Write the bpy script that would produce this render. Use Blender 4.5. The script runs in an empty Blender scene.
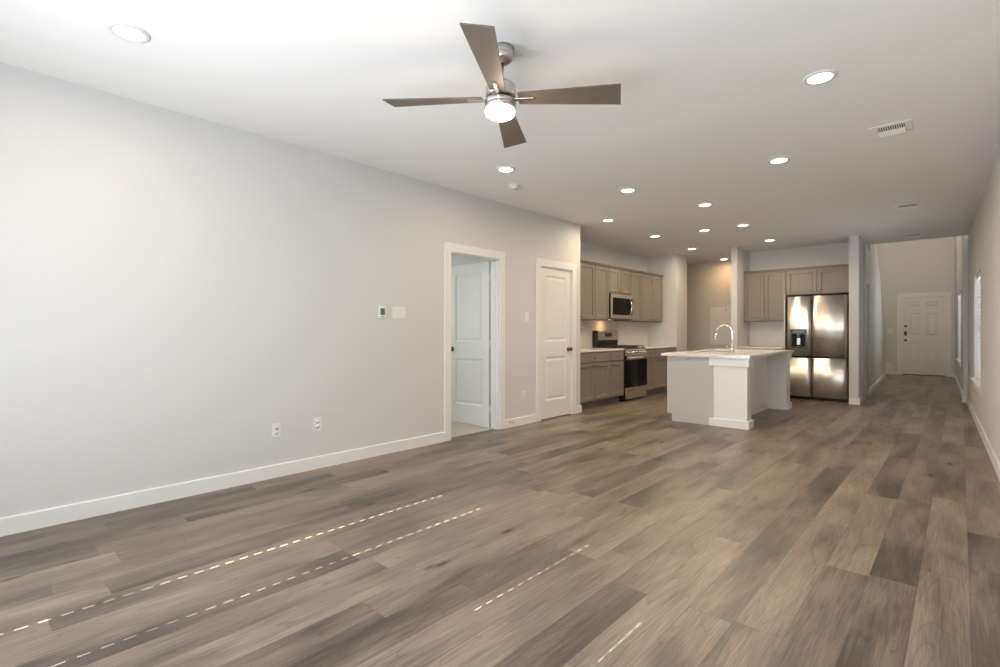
import bpy, bmesh, math, random
from mathutils import Vector, Matrix

random.seed(4)
sc = bpy.context.scene
COL = sc.collection
R = math.radians
H = 1.184            # camera height
CEIL = 2.743         # ceiling height

# ------------------------------------------------------------------ camera
cam_d = bpy.data.cameras.new('camera')
cam_d.sensor_width = 36.0
cam_d.lens = 18.0
cam_d.shift_y = -0.002
cam_d.clip_start = 0.02
cam_d.clip_end = 200
cam = bpy.data.objects.new('camera', cam_d)
COL.objects.link(cam)
cam.location = (0, 0, H)
cam.rotation_euler = (R(90), 0, math.atan2(460, 500))
sc.camera = cam

# ------------------------------------------------------------------ world, sun, daylight
world = bpy.data.worlds.new('world')
sc.world = world
world.use_nodes = True
bg = world.node_tree.nodes['Background']
bg.inputs[0].default_value = (0.86, 0.93, 1.0, 1)
bg.inputs[1].default_value = 2.2

SUN_TAN = 0.633
sun_d = bpy.data.lights.new('sun', 'SUN')
sun_d.energy = 45.0
sun_d.angle = R(0.10)
sun_d.color = (1.0, 0.95, 0.86)
sun = bpy.data.objects.new('sun', sun_d)
COL.objects.link(sun)
sun.rotation_euler = Vector((0, 1, -SUN_TAN)).to_track_quat('-Z', 'Y').to_euler()


def area(name, loc, direction, sx, sy, power, color, spread=180):
    d = bpy.data.lights.new(name, 'AREA')
    d.shape = 'RECTANGLE'
    d.size = sx
    d.size_y = sy
    d.energy = power
    d.color = color
    d.spread = R(spread)
    o = bpy.data.objects.new(name, d)
    COL.objects.link(o)
    o.location = loc
    o.rotation_euler = Vector(direction).to_track_quat('-Z', 'Y').to_euler()
    return o


DAY = (0.89, 0.95, 1.0)
BACK_Y = -0.80
ENTRY_FILL_Z = 5.2
area('daylight_left_window', (-2.57, BACK_Y + 0.06, 1.35), (-0.05, 1, -0.15), 0.95, 1.5, 31, DAY)
area('daylight_right_window', (-0.80, BACK_Y + 0.06, 1.35), (0, 1, 0.68), 1.9, 1.5, 116, DAY)
area('added_door_fill', (-3.55, BACK_Y + 0.02, 1.05), (3.4, 7.0, 0.6), 0.8, 1.9, 16, DAY, 80)  # added fill from an unseen added door, aimed at the right wall
area('daylight_bedroom', (-7.3, 2.9, 1.5), (1, 0.25, 0), 1.4, 1.5, 36, (0.93, 1.0, 0.95))
area('daylight_entry_window', (0.55, 14.2, 1.7), (-1, 0, -0.15), 1.7, 1.6, 22, DAY)
area('daylight_hall_window', (0.75, 8.86, 1.6), (-1, 0, -0.15), 1.5, 1.6, 18, DAY)
area('entry_fill_light', (-0.75, 14.6, ENTRY_FILL_Z), (0, 0.1, -1), 0.3, 0.3, 62, (1.0, 0.84, 0.64))  # added warm fill high in the entry, no fixture behind it

# ------------------------------------------------------------------ exposure
sc.view_settings.view_transform = 'Standard'
sc.view_settings.look = 'None'
sc.view_settings.exposure = 0.05
sc.view_settings.gamma = 1.0
sc.view_settings.use_curve_mapping = False
sc.cycles.use_denoising = True
sc.cycles.max_bounces = 14
sc.cycles.diffuse_bounces = 8
sc.cycles.glossy_bounces = 5
sc.cycles.sample_clamp_indirect = 6.0
sc.cycles.caustics_reflective = False
sc.cycles.caustics_refractive = False


# ------------------------------------------------------------------ materials
def mat(name, color, rough=0.5, metal=0.0, spec=0.5, bump=0.0, bscale=200.0, emit=None, estr=0.0,
        vary=0.0, vscale=3.0, stretch=None, aniso=0.0, coat=0.0, transmission=0.0):
    m = bpy.data.materials.new(name)
    m.use_nodes = True
    nt = m.node_tree
    b = nt.nodes['Principled BSDF']
    b.inputs['Base Color'].default_value = (*color, 1)
    b.inputs['Roughness'].default_value = rough
    b.inputs['Metallic'].default_value = metal
    b.inputs['Specular IOR Level'].default_value = spec
    b.inputs['Coat Weight'].default_value = coat
    b.inputs['Transmission Weight'].default_value = transmission
    if emit:
        b.inputs['Emission Color'].default_value = (*emit, 1)
        b.inputs['Emission Strength'].default_value = estr
    tc = nt.nodes.new('ShaderNodeTexCoord')
    mp = nt.nodes.new('ShaderNodeMapping')
    nt.links.new(tc.outputs['Object'], mp.inputs[0])
    if stretch:
        mp.inputs['Scale'].default_value = stretch
    if vary > 0:
        n = nt.nodes.new('ShaderNodeTexNoise')
        n.inputs['Scale'].default_value = vscale
        n.inputs['Detail'].default_value = 3
        nt.links.new(mp.outputs[0], n.inputs['Vector'])
        mr = nt.nodes.new('ShaderNodeMapRange')
        mr.inputs['From Min'].default_value = 0.3
        mr.inputs['From Max'].default_value = 0.7
        mr.inputs['To Min'].default_value = 1 - vary
        mr.inputs['To Max'].default_value = 1 + vary
        nt.links.new(n.outputs['Fac'], mr.inputs['Value'])
        mx = nt.nodes.new('ShaderNodeVectorMath')
        mx.operation = 'SCALE'
        mx.inputs[0].default_value = color
        nt.links.new(mr.outputs[0], mx.inputs['Scale'])
        nt.links.new(mx.outputs[0], b.inputs['Base Color'])
    if bump > 0:
        n2 = nt.nodes.new('ShaderNodeTexNoise')
        n2.inputs['Scale'].default_value = bscale
        n2.inputs['Detail'].default_value = 2
        nt.links.new(mp.outputs[0], n2.inputs['Vector'])
        bp = nt.nodes.new('ShaderNodeBump')
        bp.inputs['Strength'].default_value = bump
        bp.inputs['Distance'].default_value = 0.002
        nt.links.new(n2.outputs['Fac'], bp.inputs['Height'])
        nt.links.new(bp.outputs[0], b.inputs['Normal'])
    return m


M = {}
M['wall'] = mat('greige_wall_paint', (0.60, 0.598, 0.594), 0.75, bump=0.12, bscale=160)
M['ceiling'] = mat('ceiling_paint', (0.86, 0.862, 0.862), 0.85, bump=0.35, bscale=90)
M['trim'] = mat('white_trim_paint', (0.74, 0.735, 0.725), 0.38, bump=0.02, bscale=60)
M['door'] = mat('white_door_paint', (0.72, 0.715, 0.70), 0.42, bump=0.04, bscale=80)
M['cabinet'] = mat('taupe_cabinet_paint', (0.225, 0.195, 0.16), 0.42, vary=0.04, vscale=2.0, stretch=(6, 6, 0.6))
M['cabinet_dark'] = mat('taupe_toe_kick', (0.24, 0.21, 0.185), 0.6, vary=0.05)
M['counter'] = mat('pale_quartz', (0.78, 0.745, 0.69), 0.16, vary=0.04, vscale=14)
M['island'] = mat('island_grey_panel', (0.49, 0.47, 0.45), 0.5, bump=0.03, bscale=60)
M['island_white'] = mat('island_white_paint', (0.77, 0.765, 0.755), 0.42, bump=0.03, bscale=60)
M['nickel'] = mat('brushed_nickel', (0.56, 0.53, 0.50), 0.28, 1.0, vary=0.05, vscale=40, stretch=(1, 1, 20))
M['chrome'] = mat('polished_chrome', (0.80, 0.79, 0.77), 0.08, 1.0)
M['bronze'] = mat('dark_pewter', (0.10, 0.09, 0.08), 0.32, 0.9)
M['pull'] = mat('aged_pull_metal', (0.17, 0.14, 0.11), 0.35, 0.9)
M['blade'] = mat('fan_blade_laminate', (0.125, 0.10, 0.078), 0.42, vary=0.12, vscale=8, stretch=(1, 14, 1))
M['black'] = mat('black_enamel', (0.012, 0.012, 0.013), 0.22)
M['black_matte'] = mat('black_cast_iron', (0.02, 0.02, 0.02), 0.6, bump=0.2, bscale=300)
M['black_glass'] = mat('black_oven_glass', (0.006, 0.006, 0.006), 0.08, spec=0.12)
M['plastic'] = mat('white_plastic', (0.72, 0.72, 0.71), 0.35)
M['plastic_grey'] = mat('grey_slot', (0.16, 0.16, 0.16), 0.6)  # plain grey for outlet slots and small buttons
M['lcd'] = mat('thermostat_screen', (0.10, 0.14, 0.13), 0.2)
M['display'] = mat('oven_display', (0.02, 0.015, 0.015), 0.15)
M['vent_white'] = mat('white_vent_enamel', (0.90, 0.90, 0.90), 0.35)
M['vent_dark'] = mat('duct_shade', (0.012, 0.012, 0.012), 0.8)  # black that stands for shade inside the duct
M['glow'] = mat('warm_lamp_lens', (1, 1, 1), 0.5, emit=(1.0, 0.88, 0.68), estr=9.0)
M['glow_fan'] = mat('fan_lamp_opal', (1, 1, 1), 0.5, emit=(1.0, 0.84, 0.62), estr=8.0)
M['glow_range'] = mat('cooktop_lamp_lens', (1, 1, 1), 0.5, emit=(1.0, 0.70, 0.38), estr=2.0)
M['slat'] = mat('white_blind_slat', (0.86, 0.86, 0.84), 0.5)
M['carpet'] = mat('beige_carpet', (0.46, 0.42, 0.375), 0.95, bump=0.9, bscale=260, vary=0.15, vscale=70)
M['stair'] = mat('stair_carpet', (0.30, 0.27, 0.24), 0.95, bump=0.8, bscale=240)
M['outside'] = mat('pale_sun_blocker', (0.75, 0.73, 0.70), 0.9, vary=0.05)  # only on the added sun blockers


def glass_mat():
    m = bpy.data.materials.new('window_glass')
    m.use_nodes = True
    nt = m.node_tree
    nt.nodes.remove(nt.nodes['Principled BSDF'])
    t = nt.nodes.new('ShaderNodeBsdfTransparent')
    g = nt.nodes.new('ShaderNodeBsdfGlossy')
    g.inputs['Roughness'].default_value = 0.02
    x = nt.nodes.new('ShaderNodeMixShader')
    x.inputs[0].default_value = 0.07
    nt.links.new(t.outputs[0], x.inputs[1])
    nt.links.new(g.outputs[0], x.inputs[2])
    nt.links.new(x.outputs[0], nt.nodes['Material Output'].inputs['Surface'])
    return m


def slat_mat():
    m = bpy.data.materials.new('white_blind_slat')
    m.use_nodes = True
    nt = m.node_tree
    b = nt.nodes['Principled BSDF']
    b.inputs['Base Color'].default_value = (0.86, 0.86, 0.84, 1)
    t = nt.nodes.new('ShaderNodeBsdfTranslucent')
    t.inputs[0].default_value = (0.85, 0.85, 0.82, 1)
    x = nt.nodes.new('ShaderNodeMixShader')
    x.inputs[0].default_value = 0.45
    nt.links.new(b.outputs[0], x.inputs[1])
    nt.links.new(t.outputs[0], x.inputs[2])
    nt.links.new(x.outputs[0], nt.nodes['Material Output'].inputs['Surface'])
    return m


M['glass'] = glass_mat()
M['slat_thin'] = slat_mat()


def steel_mat():
    m = bpy.data.materials.new('brushed_stainless')
    m.use_nodes = True
    nt = m.node_tree
    b = nt.nodes['Principled BSDF']
    b.inputs['Metallic'].default_value = 1.0
    b.inputs['Base Color'].default_value = (0.72, 0.69, 0.65, 1)
    b.inputs['Roughness'].default_value = 0.34
    b.inputs['Anisotropic'].default_value = 0.85
    b.inputs['Anisotropic Rotation'].default_value = 0.25
    tg = nt.nodes.new('ShaderNodeTangent')
    tg.direction_type = 'RADIAL'
    tg.axis = 'Z'
    nt.links.new(tg.outputs[0], b.inputs['Tangent'])
    tc = nt.nodes.new('ShaderNodeTexCoord')
    mp = nt.nodes.new('ShaderNodeMapping')
    mp.inputs['Scale'].default_value = (1.0, 1.0, 0.12)
    nt.links.new(tc.outputs['Object'], mp.inputs[0])
    n = nt.nodes.new('ShaderNodeTexNoise')
    n.inputs['Scale'].default_value = 5.0
    n.inputs['Detail'].default_value = 0.5
    nt.links.new(mp.outputs[0], n.inputs['Vector'])
    bp = nt.nodes.new('ShaderNodeBump')
    bp.inputs['Strength'].default_value = 0.5
    bp.inputs['Distance'].default_value = 0.03
    nt.links.new(n.outputs['Fac'], bp.inputs['Height'])
    nt.links.new(bp.outputs[0], b.inputs['Normal'])
    return m


M['steel'] = steel_mat()


def floor_mat():
    m = bpy.data.materials.new('vinyl_plank_floor')
    m.use_nodes = True
    nt = m.node_tree
    N = nt.nodes
    L = nt.links.new
    b = N['Principled BSDF']

    def math_(op, a, b_=None, c=None):
        n = N.new('ShaderNodeMath')
        n.operation = op
        for i, v in enumerate((a, b_, c)):
            if v is None:
                continue
            if isinstance(v, (int, float)):
                n.inputs[i].default_value = v
            else:
                L(v, n.inputs[i])
        return n.outputs[0]

    def comb(x, y, z=0.0):
        n = N.new('ShaderNodeCombineXYZ')
        for i, v in enumerate((x, y, z)):
            if isinstance(v, (int, float)):
                n.inputs[i].default_value = v
            else:
                L(v, n.inputs[i])
        return n.outputs[0]

    def white(v):
        n = N.new('ShaderNodeTexWhiteNoise')
        n.noise_dimensions = '3D'
        L(v, n.inputs['Vector'])
        return n.outputs['Value'], n.outputs['Color']

    def noise(v, scale, detail, dist=0.0, rough=0.5):
        n = N.new('ShaderNodeTexNoise')
        L(v, n.inputs['Vector'])
        n.inputs['Scale'].default_value = scale
        n.inputs['Detail'].default_value = detail
        n.inputs['Distortion'].default_value = dist
        n.inputs['Roughness'].default_value = rough
        return n.outputs['Fac']

    def rng(v, a, b2, c, d):
        n = N.new('ShaderNodeMapRange')
        L(v, n.inputs['Value'])
        for k, val in zip(('From Min', 'From Max', 'To Min', 'To Max'), (a, b2, c, d)):
            n.inputs[k].default_value = val
        return n.outputs[0]

    tc = N.new('ShaderNodeTexCoord')
    sp = N.new('ShaderNodeSeparateXYZ')
    L(tc.outputs['Object'], sp.inputs[0])
    x, y = sp.outputs[0], sp.outputs[1]
    PW, PL = 0.178, 1.5
    xr = math_('DIVIDE', math_('ADD', x, 20.082), PW)
    row = math_('FLOOR', xr)
    fx = math_('FRACT', xr)
    ro, _ = white(comb(row, 3.7))
    yr = math_('ADD', math_('DIVIDE', math_('ADD', y, 20.0), PL), math_('MULTIPLY', ro, 7.31))
    cl = math_('FLOOR', yr)
    fy = math_('FRACT', yr)
    pv, pc = white(comb(row, cl, 1.3))
    pv2, _ = white(comb(row, cl, 8.9))
    # coordinates private to each plank
    px = math_('ADD', x, math_('MULTIPLY', pv, 13.0))
    py = math_('ADD', y, math_('MULTIPLY', pv2, 29.0))
    blotch = noise(comb(math_('MULTIPLY', px, 5.0), math_('MULTIPLY', py, 0.95)), 1.0, 3.0, 0.25, 0.55)
    figure = noise(comb(math_('MULTIPLY', px, 60.0), math_('MULTIPLY', py, 2.6)), 1.0, 4.0, 0.5, 0.6)
    grain = noise(comb(math_('MULTIPLY', px, 210.0), math_('MULTIPLY', py, 5.0)), 1.0, 3.0, 0.3)
    # growth-ring lines
    rings = math_('FRACT', math_('MULTIPLY', noise(comb(math_('MULTIPLY', px, 7.0), math_('MULTIPLY', py, 0.7)), 1.0, 1.0, 0.8), 13.0))
    ringd = math_('ABSOLUTE', math_('SUBTRACT', rings, 0.5))
    tone = math_('ADD', math_('MULTIPLY', rng(pv, 0, 1, 0.20, 1.0), 0.50), math_('MULTIPLY', rng(blotch, 0.30, 0.64, 0.0, 1.0), 0.50))
    tone = math_('ADD', tone, rng(figure, 0.3, 0.7, -0.13, 0.13))
    ramp = N.new('ShaderNodeValToRGB')
    L(tone, ramp.inputs[0])
    e = ramp.color_ramp.elements
    e[0].position = 0.10
    e[0].color = (0.050, 0.041, 0.035, 1)
    e[1].position = 0.92
    e[1].color = (0.282, 0.222, 0.168, 1)
    k = e.new(0.34)
    k.color = (0.094, 0.076, 0.061, 1)
    k = e.new(0.60)
    k.color = (0.184, 0.145, 0.110, 1)
    # knots
    vor = N.new('ShaderNodeTexVoronoi')
    vor.inputs['Scale'].default_value = 1.0
    L(comb(math_('MULTIPLY', px, 6.2), math_('MULTIPLY', py, 2.0)), vor.inputs['Vector'])
    sepc = N.new('ShaderNodeSeparateColor')
    L(vor.outputs['Color'], sepc.inputs[0])
    pick = math_('GREATER_THAN', sepc.outputs[0], 0.52)
    kd = math_('ADD', vor.outputs['Distance'], math_('MULTIPLY', math_('SUBTRACT', figure, 0.5), 0.10))
    core = math_('MINIMUM', math_('MAXIMUM', rng(kd, 0.04, 0.15, 1.0, 0.0), 0.0), 1.0)
    halo = math_('MINIMUM', math_('MAXIMUM', rng(kd, 0.05, 0.42, 1.0, 0.0), 0.0), 1.0)
    kn = math_('MULTIPLY', math_('ADD', math_('MULTIPLY', core, 0.72), math_('MULTIPLY', halo, 0.24)), pick)
    shade = math_('MULTIPLY', rng(grain, 0.3, 0.7, 0.74, 1.22), rng(ringd, 0.0, 0.09, 0.76, 1.0))
    shade = math_('MULTIPLY', shade, math_('SUBTRACT', 1.0, kn))
    ex = math_('MULTIPLY', math_('MINIMUM', fx, math_('SUBTRACT', 1.0, fx)), PW)
    ey = math_('MULTIPLY', math_('MINIMUM', fy, math_('SUBTRACT', 1.0, fy)), PL)
    edge = math_('MINIMUM', ex, ey)
    seam = rng(edge, 0.0006, 0.0022, 0.66, 1.0)
    shade = math_('MULTIPLY', shade, seam)
    vm = N.new('ShaderNodeVectorMath')
    vm.operation = 'SCALE'
    L(ramp.outputs[0], vm.inputs[0])
    L(shade, vm.inputs['Scale'])
    L(vm.outputs[0], b.inputs['Base Color'])
    L(rng(figure, 0.3, 0.7, 0.30, 0.42), b.inputs['Roughness'])
    b.inputs['Specular IOR Level'].default_value = 0.42
    hgt = math_('ADD', math_('MULTIPLY', grain, 0.25), seam)
    bp = N.new('ShaderNodeBump')
    bp.inputs['Strength'].default_value = 0.25
    bp.inputs['Distance'].default_value = 0.001
    L(hgt, bp.inputs['Height'])
    L(bp.outputs[0], b.inputs['Normal'])
    return m


M['floor'] = floor_mat()


def tile_mat(name, c1, c2, w, h, axis):
    """stacked offset tile; axis = which world axis runs along the wall"""
    m = bpy.data.materials.new(name)
    m.use_nodes = True
    nt = m.node_tree
    b = nt.nodes['Principled BSDF']
    tc = nt.nodes.new('ShaderNodeTexCoord')
    sp = nt.nodes.new('ShaderNodeSeparateXYZ')
    cb = nt.nodes.new('ShaderNodeCombineXYZ')
    nt.links.new(tc.outputs['Object'], sp.inputs[0])
    nt.links.new(sp.outputs[axis], cb.inputs[0])
    nt.links.new(sp.outputs[2], cb.inputs[1])
    br = nt.nodes.new('ShaderNodeTexBrick')
    br.inputs['Scale'].default_value = 1.0
    br.inputs['Brick Width'].default_value = w
    br.inputs['Row Height'].default_value = h
    br.inputs['Mortar Size'].default_value = 0.0016
    br.inputs['Color1'].default_value = (*c1, 1)
    br.inputs['Color2'].default_value = (*c2, 1)
    br.inputs['Mortar'].default_value = (0.62, 0.59, 0.55, 1)
    nt.links.new(cb.outputs[0], br.inputs['Vector'])
    nt.links.new(br.outputs['Color'], b.inputs['Base Color'])
    b.inputs['Roughness'].default_value = 0.25
    bp = nt.nodes.new('ShaderNodeBump')
    bp.inputs['Strength'].default_value = 0.3
    bp.inputs['Distance'].default_value = 0.002
    bp.invert = True
    nt.links.new(br.outputs['Fac'], bp.inputs['Height'])
    nt.links.new(bp.outputs[0], b.inputs['Normal'])
    return m


M['tile_y'] = tile_mat('white_tile_left', (0.74, 0.70, 0.66), (0.72, 0.68, 0.64), 0.15, 0.075, 1)
M['tile_x'] = tile_mat('white_tile_back', (0.74, 0.71, 0.68), (0.70, 0.67, 0.64), 0.15, 0.075, 0)


# ------------------------------------------------------------------ mesh builder
class MB:
    def __init__(self):
        self.bm = bmesh.new()

    def box(self, x0, x1, y0, y1, z0, z1, bev=0.0, seg=1):
        r = bmesh.ops.create_cube(self.bm, size=1.0)
        vs = r['verts']
        for v in vs:
            v.co = Vector(((x0 + x1) / 2 + v.co.x * (x1 - x0), (y0 + y1) / 2 + v.co.y * (y1 - y0), (z0 + z1) / 2 + v.co.z * (z1 - z0)))
        if bev > 0:
            es = list({e for v in vs for e in v.link_edges})
            bmesh.ops.bevel(self.bm, geom=es, offset=bev, segments=seg, affect='EDGES', profile=0.7)
        return self

    def prism(self, pts, axis, a0, a1):
        """polygon pts in the two other axes, extruded along axis from a0 to a1"""
        def mk(p, a):
            if axis == 2:
                return Vector((p[0], p[1], a))
            if axis == 0:
                return Vector((a, p[0], p[1]))
            return Vector((p[0], a, p[1]))
        lo = [self.bm.verts.new(mk(p, a0)) for p in pts]
        hi = [self.bm.verts.new(mk(p, a1)) for p in pts]
        n = len(pts)
        f = [self.bm.faces.new(lo), self.bm.faces.new(hi)]
        for i in range(n):
            f.append(self.bm.faces.new((lo[i], lo[(i + 1) % n], hi[(i + 1) % n], hi[i])))
        bmesh.ops.recalc_face_normals(self.bm, faces=f)
        return self

    def lathe(self, prof, origin=(0, 0, 0), axis=(0, 0, 1), seg=32):
        """profile of (radius, height) turned about axis through origin"""
        q = Vector((0, 0, 1)).rotation_difference(Vector(axis).normalized())
        o = Vector(origin)
        rings = []
        for r, h in prof:
            if r < 1e-6:
                rings.append([self.bm.verts.new(o + q @ Vector((0, 0, h)))])
            else:
                rings.append([self.bm.verts.new(o + q @ Vector((r * math.cos(2 * math.pi * i / seg), r * math.sin(2 * math.pi * i / seg), h))) for i in range(seg)])
        fs = []
        for a, b in zip(rings[:-1], rings[1:]):
            for i in range(seg):
                j = (i + 1) % seg
                if len(a) == 1 and len(b) == 1:
                    continue
                if len(a) == 1:
                    fs.append(self.bm.faces.new((a[0], b[j], b[i])))
                elif len(b) == 1:
                    fs.append(self.bm.faces.new((a[i], a[j], b[0])))
                else:
                    fs.append(self.bm.faces.new((a[i], a[j], b[j], b[i])))
        for ring in (rings[0], rings[-1]):
            if len(ring) > 2:
                fs.append(self.bm.faces.new(ring))
        for f in fs:
            f.smooth = True
        bmesh.ops.recalc_face_normals(self.bm, faces=fs)
        return self

    def cyl(self, p0, p1, r, seg=20, r2=None):
        p0, p1 = Vector(p0), Vector(p1)
        d = p1 - p0
        self.lathe([(r, 0), (r if r2 is None else r2, d.length)], p0, d, seg)
        return self

    def tube(self, pts, r, seg=12):
        pts = [Vector(p) for p in pts]
        rings = []
        prev = None
        for i, p in enumerate(pts):
            t = (pts[min(i + 1, len(pts) - 1)] - pts[max(i - 1, 0)]).normalized()
            if prev is None:
                ref = Vector((0, 0, 1)) if abs(t.z) < 0.9 else Vector((1, 0, 0))
                u = t.cross(ref).normalized()
            else:
                u = (prev - t * prev.dot(t)).normalized()
            w = t.cross(u)
            prev = u
            rr = r[i] if isinstance(r, (list, tuple)) else r
            rings.append([self.bm.verts.new(p + (u * math.cos(2 * math.pi * k / seg) + w * math.sin(2 * math.pi * k / seg)) * rr) for k in range(seg)])
        fs = []
        for a, b in zip(rings[:-1], rings[1:]):
            for k in range(seg):
                fs.append(self.bm.faces.new((a[k], a[(k + 1) % seg], b[(k + 1) % seg], b[k])))
        fs.append(self.bm.faces.new(rings[0]))
        fs.append(self.bm.faces.new(rings[-1]))
        for f in fs:
            f.smooth = True
        bmesh.ops.recalc_face_normals(self.bm, faces=fs)
        return self

    def panel_slab(self, x0, x1, z0, z1, y_front, y_back, panels, rings, both=False):
        """a slab whose front (towards -y) carries recessed panels; rings = [(inset, depth), ...]"""
        bm = self.bm

        def face(pts, flip):
            vs = [bm.verts.new(p) for p in pts]
            if flip:
                vs.reverse()
            return bm.faces.new(vs)

        def front(y, s, flip):
            xs = sorted({x0, x1, *[p[0] for p in panels], *[p[1] for p in panels]})
            zs = sorted({z0, z1, *[p[2] for p in panels], *[p[3] for p in panels]})
            for i in range(len(xs) - 1):
                for j in range(len(zs) - 1):
                    cx, cz = (xs[i] + xs[i + 1]) / 2, (zs[j] + zs[j + 1]) / 2
                    if any(p[0] < cx < p[1] and p[2] < cz < p[3] for p in panels):
                        continue
                    face([(xs[i], y, zs[j]), (xs[i + 1], y, zs[j]), (xs[i + 1], y, zs[j + 1]), (xs[i], y, zs[j + 1])], flip)
            for p in panels:
                cur = (p[0], p[1], p[2], p[3], y)
                for ins, dep in rings:
                    nx = (p[0] + ins, p[1] - ins, p[2] + ins, p[3] - ins, y + s * dep)
                    a = [(cur[0], cur[4], cur[2]), (cur[1], cur[4], cur[2]), (cur[1], cur[4], cur[3]), (cur[0], cur[4], cur[3])]
                    b = [(nx[0], nx[4], nx[2]), (nx[1], nx[4], nx[2]), (nx[1], nx[4], nx[3]), (nx[0], nx[4], nx[3])]
                    for k in range(4):
                        face([a[k], a[(k + 1) % 4], b[(k + 1) % 4], b[k]], flip)
                    cur = nx
                face([(cur[0], cur[4], cur[2]), (cur[1], cur[4], cur[2]), (cur[1], cur[4], cur[3]), (cur[0], cur[4], cur[3])], flip)

        front(y_front, 1, False)
        if both:
            front(y_back, -1, True)
        else:
            face([(x0, y_back, z0), (x1, y_back, z0), (x1, y_back, z1), (x0, y_back, z1)], True)
        for (a, b, c, d) in (((x0, y_front, z0), (x0, y_back, z0), (x1, y_back, z0), (x1, y_front, z0)),
                             ((x0, y_front, z1), (x1, y_front, z1), (x1, y_back, z1), (x0, y_back, z1)),
                             ((x0, y_front, z0), (x0, y_front, z1), (x0, y_back, z1), (x0, y_back, z0)),
                             ((x1, y_front, z0), (x1, y_back, z0), (x1, y_back, z1), (x1, y_front, z1))):
            face([a, b, c, d], False)
        return self

    def xform(self, mtx):
        bmesh.ops.transform(self.bm, matrix=mtx, verts=self.bm.verts)
        return self

    def build(self, name, m, parent=None, loc=None, rotz=0.0):
        bmesh.ops.remove_doubles(self.bm, verts=self.bm.verts, dist=1e-5)
        me = bpy.data.meshes.new(name)
        self.bm.to_mesh(me)
        self.bm.free()
        me.materials.append(m)
        o = bpy.data.objects.new(name, me)
        COL.objects.link(o)
        if parent is not None:
            o.parent = parent
        if loc is not None:
            o.location = loc
        o.rotation_euler = (0, 0, rotz)
        return o


def thing(name, label, cat, loc=(0, 0, 0), rotz=0.0, group=None):
    o = bpy.data.objects.new(name, None)
    o.empty_display_size = 0.1
    COL.objects.link(o)
    o.location = loc
    o.rotation_euler = (0, 0, rotz)
    return tag(o, label, cat, group)


def tag(o, label, cat, group=None):
    o['label'] = label
    o['category'] = cat
    if group:
        o['group'] = group
    return o


def struct(o, label=None, cat=None):
    o['kind'] = 'structure'
    if label:
        o['label'] = label
    if cat:
        o['category'] = cat
    return o


def copy_tree(src, loc, rotz, label, group):
    c = src.copy()
    COL.objects.link(c)
    c.location = loc
    c.rotation_euler = (0, 0, rotz)
    c['label'] = label
    c['group'] = group
    for ch in list(src.children):
        k = ch.copy()
        COL.objects.link(k)
        k.parent = c
        for g in list(ch.children):
            kk = g.copy()
            COL.objects.link(kk)
            kk.parent = k
    return c


# ------------------------------------------------------------------ setting: plan of the house
LX = -4.09                     # face of the long left wall
LEND = 6.18                    # where that wall ends and the kitchen recess starts
KX = -4.78                     # kitchen wall face
KEND = 9.72                    # end of kitchen recess
AX = -4.15                     # corner of the wall block beyond
BY = 10.52                     # back wall behind the refrigerator
FY = 17.62                     # front door wall
TALL = 5.3                     # two-storey entry


def rx(y):                     # right wall face
    return 0.241 - 0.0262 * (y - 5.789)


def rx2(y):                    # right wall face in the entry
    return 0.060 - 0.0255 * (y - 11.48)


def hx(y):                     # left face of the hallway
    return -1.205 - 0.0345 * (y - 9.87)


# floors
struct(MB().prism([(-6.7, -0.95), (0.7, -0.95), (0.7, 17.9), (-6.7, 17.9)], 2, -0.12, 0.0).build('floor', M['floor']),
       'grey brown wood plank floor running through living room, kitchen and hallway', 'floor')
struct(MB().box(-7.5, LX - 0.06, 1.9, 4.6, 0.0, 0.012).build('floor_bedroom', M['carpet']),
       'beige carpet seen through the open bedroom doorway', 'floor')

# ceilings
cm = MB()
cm.box(-7.6, -1.30, -0.95, 11.75, CEIL, 2.99)
cm.prism([(-1.30, -0.95), (0.7, -0.95), (0.7, 11.09), (-1.30, 11.09)], 2, CEIL, 2.99)
struct(cm.build('ceiling', M['ceiling']), 'off white textured ceiling over living room and kitchen', 'ceiling')
struct(MB().box(-3.2, 0.6, 10.9, 17.9, TALL, TALL + 0.1).build('ceiling_entry', M['ceiling']), 'high ceiling above the front entry', 'ceiling')

# left wall, with bedroom and pantry openings
BD0, BD1, DH = 3.640, 4.430, 2.060
PD0, PD1 = 5.225, 5.965
T = 0.12
w = MB()
for (y0, y1, z0, z1) in ((-0.95, BD0, 0, CEIL), (BD0, BD1, DH, CEIL), (BD1, PD0, 0, CEIL), (PD0, PD1, DH, CEIL), (PD1, LEND, 0, CEIL)):
    w.box(LX - T, LX, y0, y1, z0, z1)
w.box(KX - T, LX - T, LEND - T, LEND, 0, CEIL)
struct(w.build('wall_left', M['wall']), 'long plain pale greige wall on the left with two white doors', 'wall')
# bedroom and pantry shells behind it
w = MB()
w.box(-7.6, LX - T, 4.6, 4.72, 0, CEIL)
w.box(-7.6, LX - T, 1.78, 1.9, 0, CEIL)
w.box(-7.62, -7.5, 1.78, 4.72, 0, CEIL)
struct(w.build('wall_bedroom', M['wall']), 'bedroom walls behind the open door', 'wall')

# kitchen wall, end block, alcove
w = MB()
w.box(KX - T, KX, LEND - T, KEND, 0, CEIL)
struct(MB().box(KX - T, AX, KEND, 10.22, 0, CEIL).build('wall_kitchen_end', M['wall']), 'short pale wall closing the range wall', 'wall')
struct(w.build('wall_kitchen', M['wall']), 'kitchen wall behind the range and the short wall at its end', 'wall')
w = MB()
w.prism([(-6.7, 11.42), (-3.0, 11.55), (-3.0, 11.67), (-6.7, 11.54)], 2, 0, CEIL)
w.box(-6.72, -6.6, 10.06, 11.6, 0, CEIL)
w.box(-6.6, KX - T, 10.06, 10.18, 0, CEIL)
struct(w.build('wall_alcove', M['wall']), 'warm lit wall at the back of the alcove beyond the kitchen', 'wall')

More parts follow.
